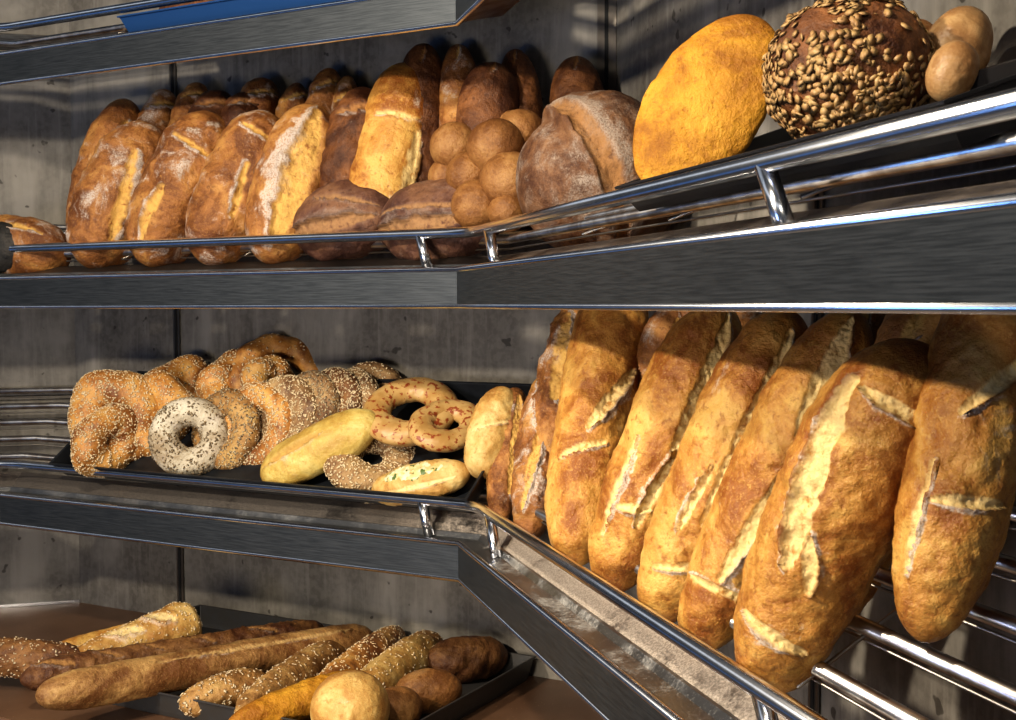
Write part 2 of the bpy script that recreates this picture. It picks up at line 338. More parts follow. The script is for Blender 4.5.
# ---------------------------------------------------------------- trays
def tray(name,o,a,b,n,w,l,h,mat,label,group=None,parent=None,flare=.012,lip=.006):
    """o: front left bottom corner; a along front, b to the back, n up (unit)"""
    th=.0016
    def ringo(x,hh): return [o-a*x-b*x+n*hh, o+a*(w+x)-b*x+n*hh, o+a*(w+x)+b*(l+x)+n*hh, o-a*x+b*(l+x)+n*hh]
    rs=[ringo(0,0),ringo(flare*.25,h*.2),ringo(flare,h),ringo(flare+lip,h+.001),ringo(flare+lip,h-.003),ringo(flare+lip*.85,h-.003),ringo(flare+th,h-.004),ringo(flare*.25+th,h*.2-th),ringo(th*.5,-th)]
    rs=[ringo(-.004,0)]+rs+[ringo(-.004,-th)]
    V=[tuple(p) for r in rs for p in r]; Fc=[(3,2,1,0)]
    for i in range(len(rs)-1):
        for k in range(4): Fc.append((i*4+k,i*4+(k+1)%4,(i+1)*4+(k+1)%4,(i+1)*4+k))
    m=(len(rs)-1)*4; Fc.append((m,m+1,m+2,m+3))
    ob=mesh_obj(name,V,Fc,mat,smooth=False)
    bv=ob.modifiers.new('bevel','BEVEL'); bv.width=.002; bv.segments=2; bv.limit_method='ANGLE'; bv.angle_limit=.9
    return tag(ob,label,'tray',group)
def frame(sh,sec):
    K,d,n=SEC[sec]; t=SH[sh]['t']; a=Vector((d.x,d.y,0)); b=Vector((-n.x*math.cos(t),-n.y*math.cos(t),math.sin(t))); return a,b,a.cross(b)
def shelf_tray(sh,sec,pA,pB,e,depth,h,mat,label,name='baking_tray',tilt=None,lift=None):
    a,b,n=frame(sh,sec)
    if tilt: nn=SEC[sec][2]; b=Vector((-nn.x*math.cos(tilt),-nn.y*math.cos(tilt),math.sin(tilt))); n=a.cross(b)
    if n.z<0: n=-n
    sA=s_of(P(*pA,sec,e),sec); sB=s_of(P(*pB,sec,e),sec)
    if sB<sA: sA,sB=sB,sA
    return tray(name,w_at(sec,sA,e,(plane_z(sh,e)+.003) if lift is None else SH[sh]['z']+FH+lift),a,b,n,sB-sA,depth,h,mat,label),sA,sB
shelf_tray('M','L',(68,488),(470,515),.062,.33,.050,'pan_steel','dark steel baking tray full of sesame rings and bagels on the lower shelf',tilt=.62,lift=.054)
shelf_tray('T','L',(132,34),(500,0),.06,.30,.045,'blue_lit_pan','dark baking tray with blue reflected light in its colour, on the topmost shelf, over the country loaves',lift=.016)
shelf_tray('U','R',(640,190),(962,100),.075,.26,.04,'black_pan','black baking tray under the yellow bread and the oat covered bread')
# tray on the counter
a_,b_=SEC['L'][1].to_3d(),-nrm3('L')
tray('baking_tray',w_at('L',-1.0,-.205,ZB+.002),a_,b_,Vector((0,0,1)),.965,.555,.052,'grey_pan','large grey baking tray on the brown counter, full of baguettes and rolls')
# ---------------------------------------------------------------- numpy noise
def vnoise(p,seed=0):
    p=p+seed*17.37; i=np.floor(p).astype(np.int64); f=p-i; f=f*f*(3-2*f)
    def h(a,b,c):
        x=(a*374761393+b*668265263+c*2147483647+seed*144665)&0xffffffff
        x=((x^(x>>13))*1274126177)&0xffffffff; return ((x^(x>>16))&0xffff)/65535.
    r=0
    for dx in (0,1):
        for dy in (0,1):
            for dz in (0,1):
                wt=(f[...,0] if dx else 1-f[...,0])*(f[...,1] if dy else 1-f[...,1])*(f[...,2] if dz else 1-f[...,2])
                r=r+wt*h(i[...,0]+dx,i[...,1]+dy,i[...,2]+dz)
    return r*2-1
def fbm(p,s,seed=0,o=3):
    r=0;a=1;t=0
    for k in range(o): r=r+a*vnoise(p*s*2**k,seed+k*3); t+=a; a*=.5
    return r/t
def sstep(a,b,x): t=np.clip((x-a)/(b-a),0,1); return t*t*(3-2*t)
# ---------------------------------------------------------------- breads
CNT=[0]
def grid_faces(nu,nv,wrapu=False):
    Fc=[]
    for i in range(nu if wrapu else nu-1):
        for k in range(nv): Fc.append((i*nv+k,((i+1)%nu)*nv+k,((i+1)%nu)*nv+(k+1)%nv,i*nv+(k+1)%nv))
    return Fc
def loaf(name,label,cat,p0,p1,r,mat,face=None,wid=1.,hgt=1.,pe=2.6,t0=1.,t1=1.,bend=0.,bendf=0.,sl=(),lump=.05,seed=None,group=None,res=(110,84),parent=None,waves=None,flour_side=0.,endbrown=.5,qe=.5,wrink=.0):
    p0=Vector(p0);p1=Vector(p1); CNT[0]+=1; sd=seed or CNT[0]*7
    ax=p1-p0; L=ax.length; T=ax.normalized(); mid=(p0+p1)/2
    fv=Vector(face) if face is not None else (EYE-mid).normalized()
    fv=(fv-T*fv.dot(T)).normalized(); sv=T.cross(fv)
    nu,nv=res; t=np.linspace(0,1,nu); u=(1-np.cos(PI*np.clip(t,.0,1)))/2; u=np.clip(u,.00001,.99999)
    prof=(1-np.abs(2*u-1)**pe)**qe; prof=prof*(t0+(t1-t0)*u)
    ph=np.linspace(0,2*PI,nv,endpoint=False)
    U,PHI=np.meshgrid(u,ph,indexing='ij'); R=(r*prof)[:,None]*np.ones_like(PHI)
    ph_s=(PHI+PI)%(2*PI)-PI
    X=np.array(T)[None,None,:]*(U*L)[...,None]+np.array(p0)
    bd=4*U*(1-U)
    X=X+np.array(sv)*(bend*bd)[...,None]+np.array(fv)*(bendf*bd)[...,None]
    dirv=np.cos(PHI)[...,None]*np.array(fv)*hgt+np.sin(PHI)[...,None]*np.array(sv)*wid
    Q=dirv*R[...,None]+np.stack([U*L,U*0,U*0],-1)+sd*1.7   # noise space
    lp=np.stack([U*L,np.cos(PHI)*R,np.sin(PHI)*R],-1)
    disp=r*lump*fbm(lp,2.2/r,sd,2)*1.4+r*lump*.45*fbm(lp,7/r,sd+5,2)
    if waves: disp=disp+waves(U,ph_s)*r
    m=np.zeros_like(U); ear=np.zeros_like(U); fl=np.zeros_like(U)
    nz=fbm(lp,5/r,sd+9,3)
    for (u0,f0,u1,f1,w,dep,er) in sl:
        w=w*r; ax_,ay_=u0*L,f0*r; bx,by=u1*L,f1*r; dx,dy=bx-ax_,by-ay_; l2=dx*dx+dy*dy
        px,py=U*L-ax_,ph_s*r-ay_
        tt=np.clip((px*dx+py*dy)/l2,0,1); ddx,ddy=px-tt*dx,py-tt*dy
        sgn=np.sign(dx*py-dy*px); d=np.hypot(ddx,ddy)
        ww=w*(.35+.65*np.sqrt(np.clip(np.sin(PI*np.clip(tt,.02,.98)),0,1)))*(1+.45*nz)
        q=d/ww
        mm=sstep(1.08,.85,q); m=np.maximum(m,mm)
        disp=disp-dep*r*mm*(.55+.45*np.clip(1-q,0,1))+mm*r*.06*fbm(lp,14/r,sd+2,3)
        rg=np.exp(-((q-1.12)/.22)**2)*(sgn>0 if er>0 else sgn<0)*abs(er)
        disp=disp+rg*r*.12; ear=np.maximum(ear,rg*.75); fl=np.maximum(fl,np.exp(-((q-1.5)/.6)**2)*(sgn>0 if er>0 else sgn<0))
    if wrink: disp=disp+r*wrink*fbm(lp*np.array([1,1,1]),10/r,sd+11,3)
    edge=np.clip(prof/ max(prof.max(),1e-6),0,1)[:,None]
    disp=disp*edge**.8
    X=X+dirv*(R+disp)[...,None]
    brown=endbrown*sstep(.75,.2,edge)*np.ones_like(U); brown=np.maximum(brown,.55*sstep(-.2,-.95,np.cos(PHI))*endbrown*2)
    brown=brown*(.6+.5*nz)
    col=np.stack([m,np.clip(np.maximum(brown,ear),0,1),np.clip(fl+flour_side*sstep(0,1,np.sin(PHI)),0,1)],-1)
    V=X.reshape(-1,3); Fc=[f[::-1] for f in grid_faces(nu,nv)]
    Fc.append(tuple(reversed(range(nv)))); Fc.append(tuple(range((nu-1)*nv,nu*nv)))

    ob=mesh_obj(name,V,Fc,mat,parent,col=col.reshape(-1,3))
    ob_data[ob.name]=(V,nu,nv)
    if parent is None: tag(ob,label,cat,group)
    elif label: ob['label']=label
    return ob
ob_data={}
def ring(name,label,cat,c,axis,R,r,mat,start=None,squash=1.,twist=0,amp=0.,seed=None,group=None,oval=(1,1),gap=None,n=(96,36),thick=1.,lump=.06):
    """a ring loaf: centre c, hole axis, major R, minor r"""
    CNT[0]+=1; sd=seed or CNT[0]*5; A=Vector(axis).normalized()
    X=(Vector(start)-A*Vector(start).dot(A)).normalized() if start is not None else A.orthogonal().normalized(); Y=A.cross(X)
    nu,nv=n; th=np.linspace(0,2*PI,nu,endpoint=False); ph=np.linspace(0,2*PI,nv,endpoint=False)
    TH,PH=np.meshgrid(th,ph,indexing='ij')
    lp=np.stack([np.cos(TH)*R,np.sin(TH)*R,np.sin(PH)*r],-1)
    rr=r*(1+amp*np.cos(twist*TH+2*PH)+amp*.6*np.cos(twist*TH+PH)) + r*lump*2*fbm(lp,1.3/r,sd,3)
    rr=rr*(1+(thick-1)*np.cos(TH))
    rad=R+rr*np.cos(PH)
    P_=(np.cos(TH)*rad*oval[0])[...,None]*np.array(X)+(np.sin(TH)*rad*oval[1])[...,None]*np.array(Y)+(np.sin(PH)*rr*squash)[...,None]*np.array(A)+np.array(c)
    V=P_.reshape(-1,3); groove=sstep(-.3,-1,np.cos(twist*TH+2*PH))*(amp>0)
    col=np.stack([groove*0.35,np.clip(.5*sstep(.2,-1,np.sin(PH))+.2*fbm(lp,2/r,sd+4,2),0,1),TH*0],-1).reshape(-1,3)
    ob=mesh_obj(name,V,grid_faces(nu,nv,True),mat,col=col); ob_data[ob.name]=(V,nu,nv)
    return tag(ob,label,cat,group)
def seeds(ob,count,size,mat,name='seeds',cond=None,seed=1,flat=.45,jitter=.4,lenr=1.6,tiltj=.25):
    me=ob.data; n=len(me.vertices); co_=np.zeros(n*3); me.vertices.foreach_get('co',co_); co_=co_.reshape(-1,3)
    nr=np.zeros(n*3); me.vertices.foreach_get('normal',nr); nr=nr.reshape(-1,3)
    fa=np.array([p.vertices[:4] for p in me.polygons if len(p.vertices)==4]); g=np.random.default_rng(seed+len(fa)+CNT[0])
    v=co_[fa]; ar=np.linalg.norm(np.cross(v[:,2]-v[:,0],v[:,3]-v[:,1]),axis=1); wt=ar.copy()
    org=np.array(ob['_o']); cen=v.mean(1)+org; nn=nr[fa].mean(1); nn/=np.linalg.norm(nn,axis=1)[:,None]+1e-9
    # outward check for the camera-side only
    if cond is not None: wt=wt*cond(cen,nn)
    cull=((np.array(EYE)-cen)*nn).sum(1); cull=cull/np.linalg.norm(np.array(EYE)-cen,axis=1); wt=wt*(cull>-.35)
    wt/=wt.sum(); ch=g.choice(len(fa),count,p=wt); a=g.random((count,1)); b=g.random((count,1))
    p=(v[ch,0]*(1-a)+v[ch,1]*a)*(1-b)+(v[ch,3]*(1-a)+v[ch,2]*a)*b; nz=nn[ch]
    rv=g.normal(size=(count,3)); x=rv-nz*(rv*nz).sum(1)[:,None]; x/=np.linalg.norm(x,axis=1)[:,None]; y=np.cross(nz,x)
    sc=size*(1+jitter*(g.random((count,1))-.5)*2)
    K_=7; base=np.array([(lenr*math.cos(2*PI*k/K_),math.sin(2*PI*k/K_)*.85,0) for k in range(K_)]+[(0,0,1.),(0,0,-1.)]); base[:,2]*=flat
    if tiltj: nz=nz+g.normal(size=nz.shape)*tiltj; nz/=np.linalg.norm(nz,axis=1)[:,None]; x=x-nz*(x*nz).sum(1)[:,None]; x/=np.linalg.norm(x,axis=1)[:,None]; y=np.cross(nz,x)
    V=(p[:,None,:]+nn[ch][:,None,:]*sc[:,None,:]*.22+ (x[:,None,:]*base[None,:,0:1]+y[:,None,:]*base[None,:,1:2]+nz[:,None,:]*base[None,:,2:3])*sc[:,None,:]*.5).reshape(-1,3)
    f0=np.array([(k,(k+1)%K_,K_) for k in range(K_)]+[((k+1)%K_,k,K_+1) for k in range(K_)])
    Fc=(f0[None]+(K_+2)*np.arange(count)[:,None,None]).reshape(-1,3).tolist()
    o=mesh_obj(name,V+org,Fc,mat,ob,origin=Vector(ob['_o'])); o['kind']='stuff'; return o

#BREADS_BEGIN
G_='golden_crust';CO='country_crust';DK='dark_crust';RY='rye_crust';SD='sourdough_crust'
def LF(name,label,a,ea,b,eb,rp,mat,sec='L',sh='U',cat='bread',**k):
    p0=P(*a,sec,ea) if ea is not None else S(*a,sh,sec,rp); p1=P(*b,sec,eb) if eb is not None else S(*b,sh,sec,rp)
    return loaf(name,label,cat,p0,p1,pxr((p0+p1)/2,rp),mat,**k)
def CL(name,label,cx,cy,ang,rl,rp,e,mat,sec='R',**k):
    # round bread given by its middle, half length and half width
    c=P(cx,cy,sec,e); d=IX*math.cos(ang)-IY*math.sin(ang); l=pxr(c,rl); dd=k.pop('dz',0)
    d=(d+Fw*dd).normalized(); return loaf(name,label,'bread',c-d*l,c+d*l,pxr(c,rp),mat,**k)
# ---- middle shelf, left: tilted country loaves -------------------------------------------
gU='country loaves leaning back in a row on the middle shelf'
LF('country_loaf','dark slim country loaf leaning at the far left behind the floury front row',(82,250),.14,(128,100),.27,27,CO,group=gU,flour_side=-.6,sl=[(.3,-.3,.8,.2,.25,.12,1)])
LF('country_loaf','pale golden country loaf at the left of the front row, left flank floured',(88,268),.085,(152,124),.21,37,CO,pe=3,group=gU,sl=[(.2,.25,.75,-.1,.16,.10,1),(.35,.55,.6,.5,.1,.08,-1)],lump=.08,flour_side=-1)
LF('country_loaf','second country loaf from the left in the front row, with a crack below its top',(146,266),.085,(216,114),.21,38,CO,pe=3,group=gU,sl=[(.76,-.8,.70,.9,.07,.10,1),(.12,-.55,.45,-.45,.12,.10,-1)],lump=.08,flour_side=-1)
LF('country_loaf','third country loaf in the front row, with a flour streak along one slash',(206,265),.085,(270,113),.21,37,CO,pe=3,group=gU,sl=[(.30,.12,.62,-.05,.10,.12,-1),(.84,-.7,.80,.8,.075,.10,1)],lump=.07,flour_side=-.7)
LF('country_loaf','country loaf with a wide pale yellow split down its length in the front row',(268,264),.085,(316,106),.21,37,CO,pe=3,group=gU,sl=[(.14,.0,.90,.12,.40,.10,-1)],lump=.05,flour_side=-.8)
LF('country_loaf','golden smooth tall loaf with a ring crack, half in shadow behind the front row',(372,238),.16,(412,66),.30,36,G_,pe=4,group=gU,sl=[(.62,-.7,.64,.8,.075,.08,1),(.1,.65,.55,.6,.2,.03,1)],lump=.03)
gB='dark loaf ends piled at the back of the middle shelf'
for (a,b,r,eb,lab) in [((140,190),(167,90),19,.33,'small dark loaf end at the left end of the back pile'),
  ((178,170),(200,84),19,.33,'round brown loaf end second from the left in the back pile'),
  ((196,190),(222,92),27,.28,'wide dark loaf end lying behind the second front loaf'),
  ((232,180),(250,95),26,.30,'dark brown loaf end in shadow behind the third front loaf'),
  ((245,190),(264,79),25,.335,'largest lit loaf end of the back pile, standing highest left of the split loaf'),
  ((285,180),(298,84),18,.335,'floury little loaf end just above the split loaf'),
  ((318,180),(330,69),20,.335,'brown loaf end right of the floury one in the back pile'),
  ((340,200),(348,76),16,.33,'narrow brown loaf end beside the tall golden loaf'),
  ((338,230),(366,88),30,.25,'dark loaf leaning in shadow left of the tall golden loaf'),
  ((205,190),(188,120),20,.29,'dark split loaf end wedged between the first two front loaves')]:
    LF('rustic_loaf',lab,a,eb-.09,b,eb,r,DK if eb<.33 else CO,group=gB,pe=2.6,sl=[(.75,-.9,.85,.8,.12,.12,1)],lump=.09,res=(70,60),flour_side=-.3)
gS='loaves standing in shadow at the back of the middle shelf'
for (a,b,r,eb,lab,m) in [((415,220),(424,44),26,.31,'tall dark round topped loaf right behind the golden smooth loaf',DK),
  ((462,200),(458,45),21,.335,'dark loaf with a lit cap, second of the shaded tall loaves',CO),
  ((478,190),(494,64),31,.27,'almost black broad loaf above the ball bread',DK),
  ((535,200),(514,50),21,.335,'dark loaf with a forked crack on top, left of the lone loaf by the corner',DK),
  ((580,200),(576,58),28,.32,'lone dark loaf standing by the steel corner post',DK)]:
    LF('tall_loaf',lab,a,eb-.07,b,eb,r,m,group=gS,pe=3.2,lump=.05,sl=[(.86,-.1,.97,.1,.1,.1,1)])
# round sourdoughs
LF('sourdough_round','round brown sourdough with one curved ear, nearest the split loaf',(298,226),.14,(397,214),.15,45,SD,pe=2.3,hgt=.8,face=(-.25,-.8,.9),sl=[(.10,1.0,.88,.8,.20,.12,-1),(.35,.1,.92,.35,.07,.08,1)],lump=.05,res=(150,130))
LF('sourdough_round','round brown sourdough with two long ears, beside the ball bread',(383,226),.14,(500,216),.145,46,SD,pe=2.3,hgt=.85,face=(-.25,-.8,.9),sl=[(.06,.95,.80,.85,.20,.10,-1),(.08,.4,.95,.45,.07,.08,1)],lump=.05,res=(150,130))
LF('cut_loaf','brown half loaf with a dark cut side at the left edge of the middle shelf',(-30,246),.10,(64,252),.11,31,CO,pe=3,face=(.2,-.6,.8),sl=[(.3,.3,.9,.3,.1,.1,1)],endbrown=.3,wid=.9)
LF('black_loaf_form','black loaf shaped body at the left picture edge in front of the brown half loaf',(-42,250),.06,(28,246),.065,24,'black_crust',pe=2.6)  # plain black rounded body set in front of the half loaf
def cluster(label,balls,sec,mat,group):
    root=None
    for i,(x,y,r,e) in enumerate(balls):
        p=P(x,y,sec,e); rr=pxr(p,r); ax=Vector((1,.2,.1))
        if root is None: root=thing('ball_bread',p,label,'bread',group)
        loaf('lobe',None,None,p-ax.normalized()*rr,p+ax.normalized()*rr,rr,mat,parent=root,pe=2,lump=.03,res=(56,56),endbrown=.1)
    return root
cluster('front pull apart bread of round brown balls between the sourdough and the rye wheel',[(455,147,25,.17),(496,148,29,.14),(510,183,31,.115),(470,176,24,.135),(478,206,27,.10),(508,212,20,.09),(448,178,20,.17)],'L','bun_crust','pull apart ball breads')
cluster('rear pull apart bread of round balls, in half shadow behind the front one',[(521,135,25,.20),(478,138,24,.22),(541,160,19,.16),(543,178,18,.14),(508,128,18,.23)],'L','bun_crust','pull apart ball breads')
# ---- middle shelf, right -----------------------------------------------------------------
def ridge(U,f): return .16*sstep(.30,.345,U+.05*np.cos(f))*sstep(1.02,.5,U)-.03
CL('rye_wheel_loaf','big floury dark rye loaf with a raised ear, left of the yellow bread',600,178,.35,84,75,.24,RY,pe=2.4,face=(-.35,-1,.15),sl=[(.36,-1.25,.40,1.2,.15,.10,0)],waves=ridge,lump=.04,res=(150,120),flour_side=-.3,dz=.25)
CL('yellow_corn_bread','flat oval yellow corn bread standing on its edge beside the oat bread',706,104,1.02,98,58,.16,'corn_crust',pe=2.1,hgt=.30,face=(-.45,-1,.05),lump=.04,endbrown=0,res=(130,110))
ob=CL('oat_round_bread','dark round bread covered in oat flakes, right of the yellow bread',848,73,.1,76,69,.19,DK,pe=2.2,face=(-.2,-.9,.5),lump=.04,endbrown=0,res=(120,100))
seeds(ob,1250,.0088,'oats','oat_flakes',cond=lambda c,n:.10+sstep(-.4,.5,vnoise(c*22,3)),flat=.13,lenr=1.3,jitter=.45,tiltj=.25)
CL('oval_bun','brown oval bun half hidden behind the oat bread',912,60,1.35,38,24,.29,'bun_crust',pe=2.2,lump=.03)
CL('oval_bun','rear pale oval loaf with a bright edge at the upper right',955,52,1.15,43,30,.31,'tan_crust',pe=2.2,lump=.03,endbrown=.05)
CL('oval_bun','front small pale oval loaf, in front of the rear pale one by the oat bread',952,72,1.2,29,22,.22,'tan_crust',pe=2.2,lump=.03,endbrown=.05)
# ---- lower shelf, right: tall golden loaves ------------------------------------------------
gM='tall golden loaves leaning on the wall of the lower shelf'
def ML(lab,a,ea,b,eb,rp,mat=G_,**k):
    k.setdefault('pe',3.2);k.setdefault('lump',.055);k.setdefault('t0',.92);k.setdefault('t1',1.06)
    return LF('tall_country_loaf',lab,a,ea,b,eb,rp,mat,'R','M',group=gM,res=(280,170),**k)
ML('narrow floury brown loaf, first at the tray end of the tall golden loaves',(499,524),.09,(516,388),.16,19,CO,sl=[(.2,.4,.9,.3,0.270,.08,1)],flour_side=-.8)
ML('brown loaf with a twisted crack, second from the tray among the tall loaves',(528,542),.10,(552,372),.20,25,CO,sl=[(.15,-.5,.6,-.1,0.216,.12,1),(.55,.0,.9,-.5,0.216,.1,-1)],lump=.1)
ML('dark blistered tall loaf with a pale split, left of the smooth pale loaf',(545,500),.15,(586,296),.27,31,CO,sl=[(.45,-.35,.85,-.55,0.270,.12,1),(.2,.1,.5,.5,0.162,.1,1)],lump=.11)
ML('smooth pale golden tall loaf with one diagonal split, right of the blistered loaf',(572,566),.085,(620,276),.25,40,G_,sl=[(.40,-.15,.62,.75,0.162,.09,1),(.30,-.9,.36,.3,0.101,.08,1)],pe=4,lump=.05)
ML('slim brown loaf set back in shadow right of the smooth pale loaf',(622,520),.24,(676,306),.30,31,CO,sl=[(.5,-.3,.95,.3,0.300,.06,1)])
ML('golden loaf with a long forked split, just right of the shaded slim loaf',(606,592),.085,(724,304),.26,46,sl=[(.25,.05,.50,.25,0.135,.09,-1),(.5,.25,.95,.35,0.230,.10,1),(.18,-.7,.5,-.65,0.101,.08,1),(.28,-.5,.31,.2,0.101,.07,1)])
ML('golden brown loaf with one long straight split, left of the ring cracked one',(654,624),.085,(792,310),.26,47,sl=[(.35,.1,.93,.25,0.189,.10,1),(.17,-.6,.24,.8,0.095,.10,1),(.3,-.35,.5,-.2,0.101,.08,-1)])
ML('golden loaf with a blunt dark ring cracked end, just behind the largest front loaf',(692,654),.085,(856,310),.26,46,sl=[(.24,-.15,.62,.25,0.176,.09,1),(.66,.1,.96,.0,0.297,.10,1),(.20,-1.0,.22,1.0,0.095,.10,-1)],endbrown=.7)
ML('largest front loaf, fat and golden with floury left flank, leaning over the rail end',(756,694),.075,(925,343),.20,61,sl=[(.40,-.30,.86,-.75,0.21,.07,-1),(.36,.15,.48,-.15,0.135,.07,1),(.22,-.8,.20,.6,0.101,.07,1),(.86,-.5,.84,.7,0.101,.06,1)],pe=3.4,t0=.82,t1=1.2,bend=-.008,flour_side=-.8)
ML('tall loaf at the right edge with a dark shaded top, standing on the bare rods',(922,642),.15,(1012,250),.27,52,sl=[(.33,-.4,.36,.9,0.101,.07,1),(.55,-.2,.72,.7,0.135,.07,1),(.15,-.7,.42,-.5,0.101,.07,1)],pe=3.2,flour_side=-.7)
ML('loaf between the large front loaf and the right edge loaf, mostly hidden behind them',(835,625),.25,(950,296),.30,34)
ML('small loaf top showing above the shoulder of the large front loaf',(885,460),.25,(928,296),.30,36,CO,sl=[(.7,-.3,.95,.2,0.270,.1,1)])
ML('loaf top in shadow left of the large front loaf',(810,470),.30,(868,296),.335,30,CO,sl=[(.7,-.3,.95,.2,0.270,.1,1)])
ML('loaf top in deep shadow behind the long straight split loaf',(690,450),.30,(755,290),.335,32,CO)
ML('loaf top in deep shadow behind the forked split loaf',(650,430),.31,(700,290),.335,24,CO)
# ---- lower shelf, left: rings and bagels ----------------------------------------------------
def PM(x,y,e): return P(x,y,'L',e)
TC=lambda p:(EYE-p).normalized()
def RG(name,lab,x,y,e,Rp,rp,mat,ax=(0,0,0),sd=('sesame',600,.0042),**k):
    p=P(x,y,'L',e); A=TC(p)+Vector(ax); o=ring(name,lab,'bread',p,A,pxr(p,Rp),pxr(p,rp),mat,**k)
    if sd: seeds(o,sd[1],sd[2],sd[0],'seeds' if sd[0]!='sesame' else 'sesame_seeds')
    return o
gT='braided sesame rings in the lower tray'; gG='seeded bagels standing in a row in the lower tray'
RG('sesame_ring','dark sesame ring arching at the very back of the tray, behind the braided pair',278,382,.34,36,13,'braid_crust',(.1,.0,.3),('sesame',300,.004),group=gT,amp=.05,twist=9)
RG('sesame_ring','braided sesame ring at the back left of the tray, above the white bagel',176,400,.27,20,17,'braid_crust',(.2,0,.3),('sesame',1200,.0036),group=gT,amp=.07,twist=5,oval=(1.3,1))
RG('sesame_ring','braided sesame ring at the back of the tray, right of its braided twin',238,388,.28,19,17,'braid_crust',(.1,0,.4),('sesame',1200,.0036),group=gT,amp=.08,twist=6,oval=(1.15,1))
RG('sesame_ring','narrow braided sesame ring end beside the dark arching ring',270,384,.29,15,14,'braid_crust',(.6,0,.4),('sesame',600,.004),group=gT,amp=.08,twist=5)
RG('sesame_ring','thick braided sesame ring behind the leftmost big ring',152,416,.18,26,17,'braid_crust',(-.5,.1,.2),('sesame',1000,.0036),group=gT,amp=.06,twist=5)
RG('sesame_ring','big pale braided sesame ring standing at the left end of the tray',117,417,.13,26,20,'braid_crust',(-.25,.1,.1),('sesame',2000,.0036),group=gT,amp=.06,twist=4,oval=(.95,1.05))
RG('sesame_ring','small sesame ring with a dark underside at the front left corner of the tray',108,441,.075,19,16,'braid_crust',(.35,.2,-.1),('sesame',1400,.0036),group=gT,amp=.05,twist=5,oval=(1.1,.9))
bg=[(350,405,.27,25,12,(-.8,.1,.2)),(332,406,.245,26,12.5,(-.8,.1,.2)),(308,411,.22,27,13,(-.85,.1,.2)),(284,418,.195,29,14,(-.8,.1,.1)),(257,427,.17,30,14,(-.62,.1,.1)),(226,431,.148,27,14.5,(-.8,.1,.1))]
bl=['last seeded bagel at the far right end of the bagel row','second to last seeded bagel of the row, above the yellow boat bread','seeded bagel in the middle of the row, its hole half open','brown seeded bagel leaning right, behind the boat bread tip','golden brown sesame bagel with a slit of a hole, third in the bagel row','mixed seed bagel leaning directly against the white bagel']
for (x,y,e,R_,r_,ax),l in zip(bg,bl):
    RG('seeded_bagel',l,x,y,e,R_,r_,{257:'braid_crust',332:'brown_crust',226:'seed_bun_crust'}.get(x,'bagel_crust'),ax,('mixed_seeds' if x in(226,308) else 'sesame',1500,.0036),group=gG,squash=.85)
RG('seeded_bagel','white floury bagel with dark seeds at the front of the bagel row',190,437,.095,24.5,14.5,'white_bagel_crust',(-.1,.1,.0),('dark_seeds',800,.004),group=gG)
RG('seeded_bagel','dark bagel in shadow at the back of the tray right of the row',372,392,.31,20,13,'bagel_crust',(0,0,.6),('sesame',200,.004),group=gG)
gF='flat cheese rings in the lower tray'
RG('cheese_ring','lower flat cheese ring with brown spots, half covered by the upper one',447,425,.20,25,13,'spotted',(.2,.1,1.3),None,group=gF,squash=.7,oval=(1.15,.9))
RG('cheese_ring','upper flat cheese ring with paprika brown spots, lying above the boat bread',410,411,.21,32,14.5,'spotted',(-.1,.1,1.2),None,group=gF,squash=.75,oval=(1.1,1))
RG('flat_sesame_bagel','large flat brown sesame bagel lying between the boat bread and the herb bread',372,459,.15,30,19,'bagel_crust',(.15,0,.9),('sesame',1500,.0038),squash=.8)
LF('boat_bread','smooth pale yellow boat shaped bread with a pinched opening in the lower tray',(262,478),.06,(378,418),.14,26,'yellow_boat_crust','L','M',pe=3.2,face=(-.2,-.8,.7),sl=[(.08,.05,.60,.0,.15,.28,1)],hgt=.8,lump=.05,endbrown=.15)
ob=LF('herb_cheese_bread','golden bread filled with white cheese and green herbs at the right front of the tray',(372,492),.065,(470,472),.10,22,'pale_crust','L','M',pe=2.4,face=(-.2,-.8,.8),hgt=.8,lump=.06,endbrown=.6,sl=[(.1,.8,.9,.7,.1,.05,1)])
fo=LF('cheese_filling','white cheese filling with green herbs',(384,480),.055,(456,468),.085,12,'filling','L','M',pe=2.4,face=(-.2,-.8,.8),hgt=.7,lump=.15,res=(50,40),parent=ob)
LF('small_golden_loaf','small pale golden loaf standing between the lower tray and the tall loaves',(478,478),.10,(506,388),.20,24,'pale_crust','L','M',pe=3,sl=[(.4,-.9,.62,.7,.075,.07,1)],lump=.06)
# ---- tray on the counter ---------------------------------------------------------------------
def CB(name,lab,a,ha,b,hb,rp,mat,group=None,sd=None,**k):
    p0,p1=B(*a,ha),B(*b,hb); k.setdefault('face',(-.1,-.5,1))
    o=loaf(name,lab,'bread',p0,p1,pxr((p0+p1)/2,rp),mat,group=group,**k)
    if sd: seeds(o,sd[1],sd[2],sd[0],'seeds' if sd[0]!='sesame' else 'sesame_seeds')
    return o
gQ='long baguettes lying across the left end of the counter tray'; gR='small rolls in the counter tray'
CB('baguette','thin orange baguette at the back left behind the sesame baguette end',(50,654),.05,(175,622),.08,10,'golden_crust',gQ,pe=6,lump=.04)
CB('baguette','cut off sesame baguette with a blunt golden end on top of the brown ones',(70,664),.07,(196,624),.10,25,'pale_crust',gQ,('sesame',600,.0034),pe=9,t0=.5,t1=1.12,sl=[(.3,-.2,.5,.4,.3,.06,1),(.6,-.3,.75,.5,.25,.06,1)],lump=.05)
CB('baguette','thick brown seeded baguette end coming in from the left picture edge',(-60,655),.08,(100,668),.06,17,'brown_crust',gQ,('sunflower',350,.0042),pe=4,lump=.08,bend=-.01)
